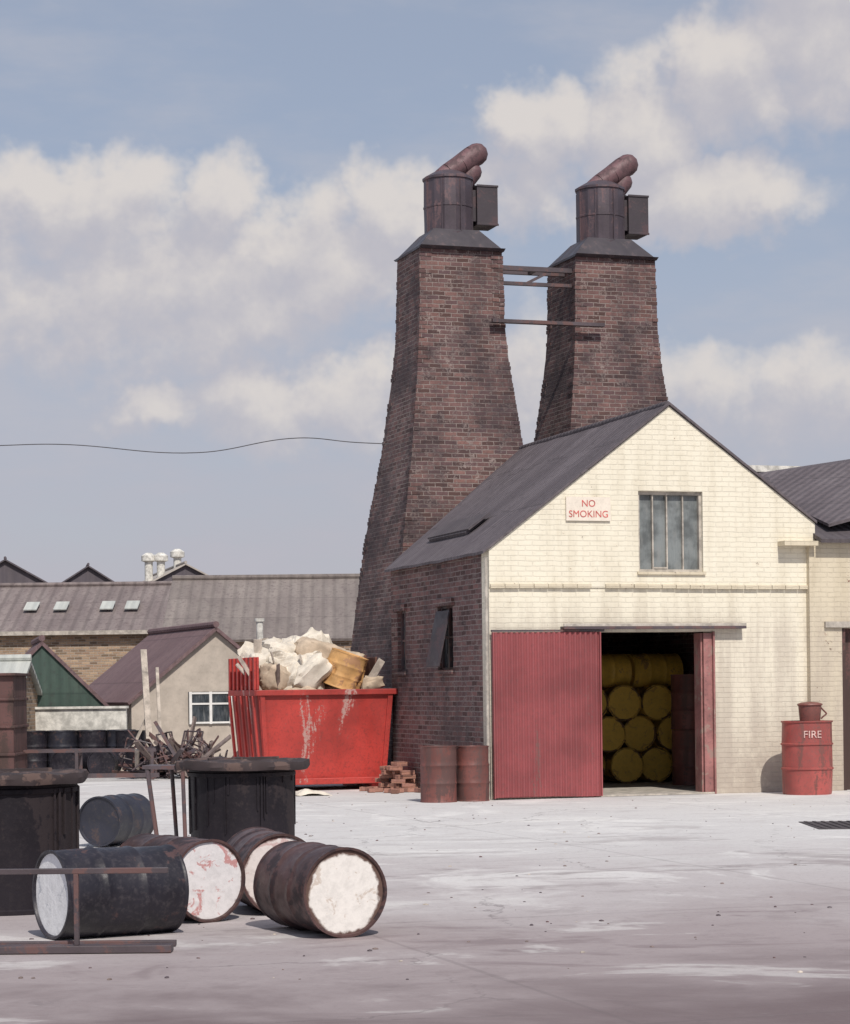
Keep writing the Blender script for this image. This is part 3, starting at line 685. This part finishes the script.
b=MB(); b.box(-.62,.36,-.035,-.003,.92,1.62,0); 
for q in (-.58,-.13,.32): b.box(q-.03,q+.03,-.06,-.036,.92,1.62,1)
for q in (.95,1.36,1.59): b.box(-.55,.29,-.055,-.037,q-.02,q+.02,1)
b.build('shed_window',[M_glassd,M_white],SH)
gable('green_sheeted_shed',-7.85,47.2,R(12),2.65,4,1.38,2.70,M_green,M_roofpu,.06)
gable('pale_roofed_shed',-7.95,45.9,R(90),2.6,5,1.65,2.28,M_stock,M_whiteroof,.1)
gable('far_dark_warehouse',-11.6,112,R(14),6.2,14,6.3,7.9,M_far,M_farlight,.2)
gable('far_dark_warehouse',-20.0,110,R(10),6,14,6.4,8.1,M_far,M_far,.2)
gable('far_dark_warehouse',-17.2,118,R(10),5,14,6.6,8.2,M_far,M_far,.2)
gable('far_dark_warehouse',-30,115,R(10),10,14,6.4,8.1,M_far,M_far,.2)
b=MB()
for x,y,z in ((-13.5,113,7.3),(-12.9,113,7.3),(-12.3,115,7.6)):
    b.lathe([(0,z-1.2),(.2,z-1.2),(.2,z+.75),(.36,z+.8),(.36,z+1.05),(.14,z+1.2),(0,z+1.2)],14,0,Matrix.Translation((x,y,0)))
b.build('roof_vents',[M_whitewall],None,smooth=True)
b=MB(); b.tube((0,0,0),(0,0,3.15),.075,0,10); b.tube((0,0,3.15),(0,0,3.22),.11,0,10); b.build('flue_pipe',[M_whitewall],None,(-3.62,50.6,0),smooth=True)
b=MB(); b.bar((-5.25,44,0),(-5.45,44.6,2.45),.12,.035); b.bar((-5.05,44,0),(-5.18,44.5,2.1),.06,.04); b.bar((-5.9,44.2,0),(-5.3,44.4,1.3),.05,.05); b.build('leaning_planks',[M_paletim])
for i,x in enumerate((-7.75,-7.15,-6.55,-5.96)): drum('blue_black_drum',x,45.4-.08*i,0,None,body=M_blue if i%2 else M_black,spin=i)
for i,x in enumerate((-7.9,-7.3,-6.7,-6.1)): drum('blue_black_drum',x,46.1,0.0,None,body=M_blue,spin=i)
for i,x in enumerate((-6.9,-6.2)): drum('blue_black_drum',x,43.9,.28,(.1,1,0),body=M_black,spin=i,r=.27)
drum('blue_black_drum',-5.75,44.9,0,None,body=M_black)
b=MB(); b.box(-9,-6.1,46.9,47.05,0,1.3); b.box(-9.03,-6.07,46.85,47.1,1.302,1.35); b.build('low_white_wall',[M_whitewall])
b=MB(); b.box(-9.3,-7.45,41.6,43.0,.1,1.95)
for z in (.5,1.0,1.5): b.box(-9.34,-7.42,41.56,43.04,z,z+.05)
for x in (-8.9,-8.3,-7.8): b.box(x,x+.06,41.55,41.6,.1,1.95)
b.box(-9.4,-7.38,41.5,43.1,1.95,2.0); b.build('rusty_storage_tank',[M_dkbrown],None,bevel=.01)
b=MB(); b.box(-8.6,-5.0,42.6,42.66,.52,.58); b.box(-8.6,-4.9,42.2,42.3,.06,.14); b.box(-8.6,-5.0,43.1,43.16,.52,.58)
for x in (-8.0,-6.5,-5.1): b.box(x,x+.06,42.6,43.16,.46,.52); b.box(x,x+.06,42.6,42.66,0,.46); b.box(x,x+.06,43.1,43.16,0,.46)
b.build('steel_trestle',[M_steel])
drum('rusty_drum',-5.55,43.5,.30,(.8,.6,0),body=M_black,h=.8)
b=MB()
for i in range(90):
    x=random.uniform(-5.5,-3.6); y=random.uniform(42.7,44.5); hh=max(.15,.95-abs(x+4.5)*.55)
    p0=Vector((x,y,random.uniform(.02,hh*.5))); a=random.uniform(0,6.28); L=random.uniform(.3,1.0)
    b.bar(p0,p0+Vector((math.cos(a)*L,math.sin(a)*L*.6,random.uniform(-.02,hh*.8))),random.uniform(.04,.12),random.uniform(.02,.05),random.choice((0,0,1,1,2,2,3)),roll=random.uniform(0,3))
# tangled tubular frames
for i in range(14):
    M_=TR(random.uniform(-5.3,-3.9),random.uniform(42.5,43.8),random.uniform(.02,.35),random.uniform(-50,50),random.uniform(-40,40),random.uniform(0,180))
    a=random.uniform(.3,.5); c=random.uniform(.4,.8)
    P4=[(0,0,0),(a,0,0),(a,0,c),(0,0,c)]
    for q in range(4): b.tube(P4[q],P4[(q+1)%4],.016,1,6,M=M_)
    for q in (.3,.65): b.tube((0,0,c*q),(a,0,c*q),.012,1,6,M=M_)
    b.tube((0,0,c*.45),(0,.4,c*.45),.016,1,6,M=M_); b.tube((a,0,c*.45),(a,.4,c*.45),.016,1,6,M=M_)
b.build('scrap_heap',[M_timber,M_steel,M_dkbrown,M_paletim])
crumple('discarded_sheet',M_sheetw,TR(-2.65,38.5,.45,10,5,0),.9,.7,.2,None,8)
crumple('rag_on_ground',M_sheetw,TR(-1.75,35.4,.06,0,0,10),.6,.5,.06,None,9)
b=MB(); b.box(-3.05,-2.25,38.2,38.8,0,.4); b.build('timber_crate',[M_dkbrown],bevel=.01)

pts=[(-22,43,6.9),(-14.5,42,6.02),(-7.55,41,6.05),(-6.5,41,6.06),(-4.0,41,5.88),(-2.2,41,6.12),(-1.2,41,6.03),(-.35,41,5.98),(.2,41.2,5.96)]
cu=bpy.data.curves.new('overhead_cable','CURVE'); cu.dimensions='3D'; cu.bevel_depth=.008; sp=cu.splines.new('BEZIER'); sp.bezier_points.add(len(pts)-1)
for q,pp in zip(sp.bezier_points,pts): q.co=pp; q.handle_left_type=q.handle_right_type='AUTO'
cu.materials.append(M_wire); o=bpy.data.objects.new('overhead_cable',cu); COL.objects.link(o)
b=MB(); b.tube((-22,43,0),(-22,43,7.4),.14,0,12,.1); b.bar((-22.6,43,6.95),(-21.4,43,6.95),.09,.09); b.build('utility_pole',[M_timber])

b=MB(); x0,x1,y0_,y1_=4.35,5.6,25.5,26.9
b.box(x0,x1,y0_,y1_,.0,.008); 
for i in range(12): b.box(x0+.05+i*.1,x0+.09+i*.1,y0_+.05,y1_-.05,.009,.016)
b.build('drain_cover',[M_grille])
b=MB()
for i in range(260):
    y=random.uniform(12.5,36); x=random.uniform(-.19*y,.19*y); s=random.choice((.006,.008,.010,.013,.018))
    b.lathe([(0,s*.6),(s*.8,s*.4),(s,0)],random.choice((4,5,6)),random.choice((0,0,1,2,2)),TR(x,y,.001,0,0,random.uniform(0,90))@Matrix.Diagonal((1,random.uniform(.4,1.5),1,1)))
b.build('ground_debris',[M_steel,M_paletim,M_timber])

# ------------------------------------------------------------------ sun + sky
SH_=(.27,-.963); EL=47
to_sun=Vector((SH_[0],SH_[1],0)).normalized()*math.cos(R(EL)); to_sun.z=math.sin(R(EL))
L=bpy.data.lights.new('sun','SUN'); L.energy=3.5; L.angle=R(.5); L.color=(1,.945,.87)
lo=bpy.data.objects.new('sun',L); COL.objects.link(lo); lo.rotation_euler=(-to_sun).to_track_quat('-Z','Y').to_euler(); lo.location=(10,-20,30)
w=bpy.data.worlds.new('World'); sc.world=w; w.use_nodes=True; t=NT(w.node_tree); bg=w.node_tree.nodes['Background']
try: w.cycles.sampling_method='MANUAL'; w.cycles.sample_map_resolution=256
except Exception: pass
cg=bpy.data.node_groups.new('cloud_density','ShaderNodeTree'); cg.interface.new_socket('V',in_out='INPUT',socket_type='NodeSocketVector'); cg.interface.new_socket('D',in_out='OUTPUT',socket_type='NodeSocketFloat')
k=NT(cg); gi=k.node('NodeGroupInput'); go=k.node('NodeGroupOutput')
V=gi.outputs[0]
wn_=k.node('ShaderNodeTexNoise'); k.put(wn_.inputs['Vector'],V); wn_.inputs['Scale'].default_value=1.3; wn_.inputs['Detail'].default_value=4; wn_.inputs['Roughness'].default_value=.6
sub=k.node('ShaderNodeVectorMath',operation='SUBTRACT'); k.put(sub.inputs[0],wn_.outputs['Color']); sub.inputs[1].default_value=(.5,.5,.5)
scl=k.node('ShaderNodeVectorMath',operation='SCALE'); k.put(scl.inputs[0],sub.outputs[0]); scl.inputs['Scale'].default_value=1.2
add=k.node('ShaderNodeVectorMath',operation='ADD'); k.put(add.inputs[0],V); k.put(add.inputs[1],scl.outputs[0])
X,Y,Z=k.sep(add.outputs[0])
def B(u,v,ru,rv,wt=1.):
    return ((u-425)/100,(690-v)/100,ru/100,rv/100,wt)
blobs=[B(95,215,120,60),B(235,215,60,55),B(320,260,130,70),B(150,290,230,95,.9),B(400,215,60,55),
 B(165,400,50,40,.85),B(260,400,110,48,.85),B(360,390,80,55,.9),
 B(555,140,70,55),B(650,150,80,80),B(740,100,70,100),B(830,40,110,120),B(690,215,150,42,.9),B(525,200,80,50,.8),
 B(700,395,80,55,.8),B(820,410,110,60,.7),B(525,390,50,90,.7),
 B(-400,260,260,120),B(1200,150,200,110)]
D=None
for u,v,ru,rv,wt in blobs:
    dx=k.math('DIVIDE',k.math('SUBTRACT',X,u),ru); dy=k.math('DIVIDE',k.math('SUBTRACT',Y,v),rv)
    r2=k.math('ADD',k.math('MULTIPLY',dx,dx),k.math('MULTIPLY',dy,dy))
    val=k.math('MULTIPLY',k.math('SUBTRACT',1.25,r2),wt)
    D=val if D is None else k.math('MAXIMUM',D,val)
D=k.math('MAXIMUM',D,-.6)
n=k.noise(V,1.0,5,.60,.1)
D=k.math('ADD',D,k.math('MULTIPLY',k.math('SUBTRACT',n,.5),1.8))
k.l.new(D,go.inputs[0])
tc=t.node('ShaderNodeTexCoord'); x,y,z=t.sep(tc.outputs['Generated'])
az=t.math('MULTIPLY',t.math('ARCTAN2',x,y),23.); el=t.math('MULTIPLY',t.math('ARCSINE',z),23.)
vec=t.comb(az,el,0.)
vec2=t.comb(t.math('ADD',az,.15),t.math('ADD',el,.36),0.)
g1=t.node('ShaderNodeGroup'); g1.node_tree=cg; t.put(g1.inputs[0],vec)
g2=t.node('ShaderNodeGroup'); g2.node_tree=cg; t.put(g2.inputs[0],vec2)
d1=g1.outputs[0]; d2=g2.outputs[0]
mask=t.ss(d1,-.10,1.0)
lit=t.math('SUBTRACT',d1,d2)
litf=t.ss(lit,-.45,.85)
thin=t.noise(t.mapping(vec,(.35,1.,1.)),.9,5,.6)
sky=t.node('ShaderNodeTexSky',sky_type='NISHITA'); sky.sun_disc=False; sky.sun_elevation=R(EL); sky.sun_rotation=math.atan2(SH_[0],SH_[1]); sky.air_density=1.0; sky.dust_density=1.2; sky.ozone_density=1.0
cloudc=t.mix(litf,(5.15,5.0,5.45),(7.3,6.8,6.45))
hz=t.math('MULTIPLY',t.ss(el,.6,5.2,1.,0.),t.ss(thin,.25,.65,.55,1.))
skyc=t.mix(1.,sky.outputs[0],(1.03,.94,.95),'MULTIPLY')
skyc=t.mix(.58,skyc,(4.0,4.5,5.5))
skyc=t.mix(t.math('MULTIPLY',hz,.85),skyc,(4.75,4.55,5.2))
skyc=t.mix(t.ss(thin,.42,.75,0,.45),skyc,(5.3,5.2,5.6))
mask=t.math('MULTIPLY',mask,t.ss(el,.5,3.5,.35,.9))
fin=t.mix(mask,skyc,cloudc)
t.put(bg.inputs[0],fin); bg.inputs[1].default_value=.1

# ------------------------------------------------------------------ camera
cam=bpy.data.cameras.new('camera'); co=bpy.data.objects.new('camera',cam); COL.objects.link(co)
cam.sensor_fit='VERTICAL'; cam.sensor_height=36; cam.sensor_width=36*850/1024; cam.lens=36*2300/1024; cam.shift_y=178/1024; cam.clip_end=2000; cam.clip_start=.1
co.matrix_world=Matrix.Translation((0,0,1.6))@Matrix.Rotation(math.pi/2,4,'X')@Matrix.Rotation(-.0122,4,'Z')
sc.camera=co
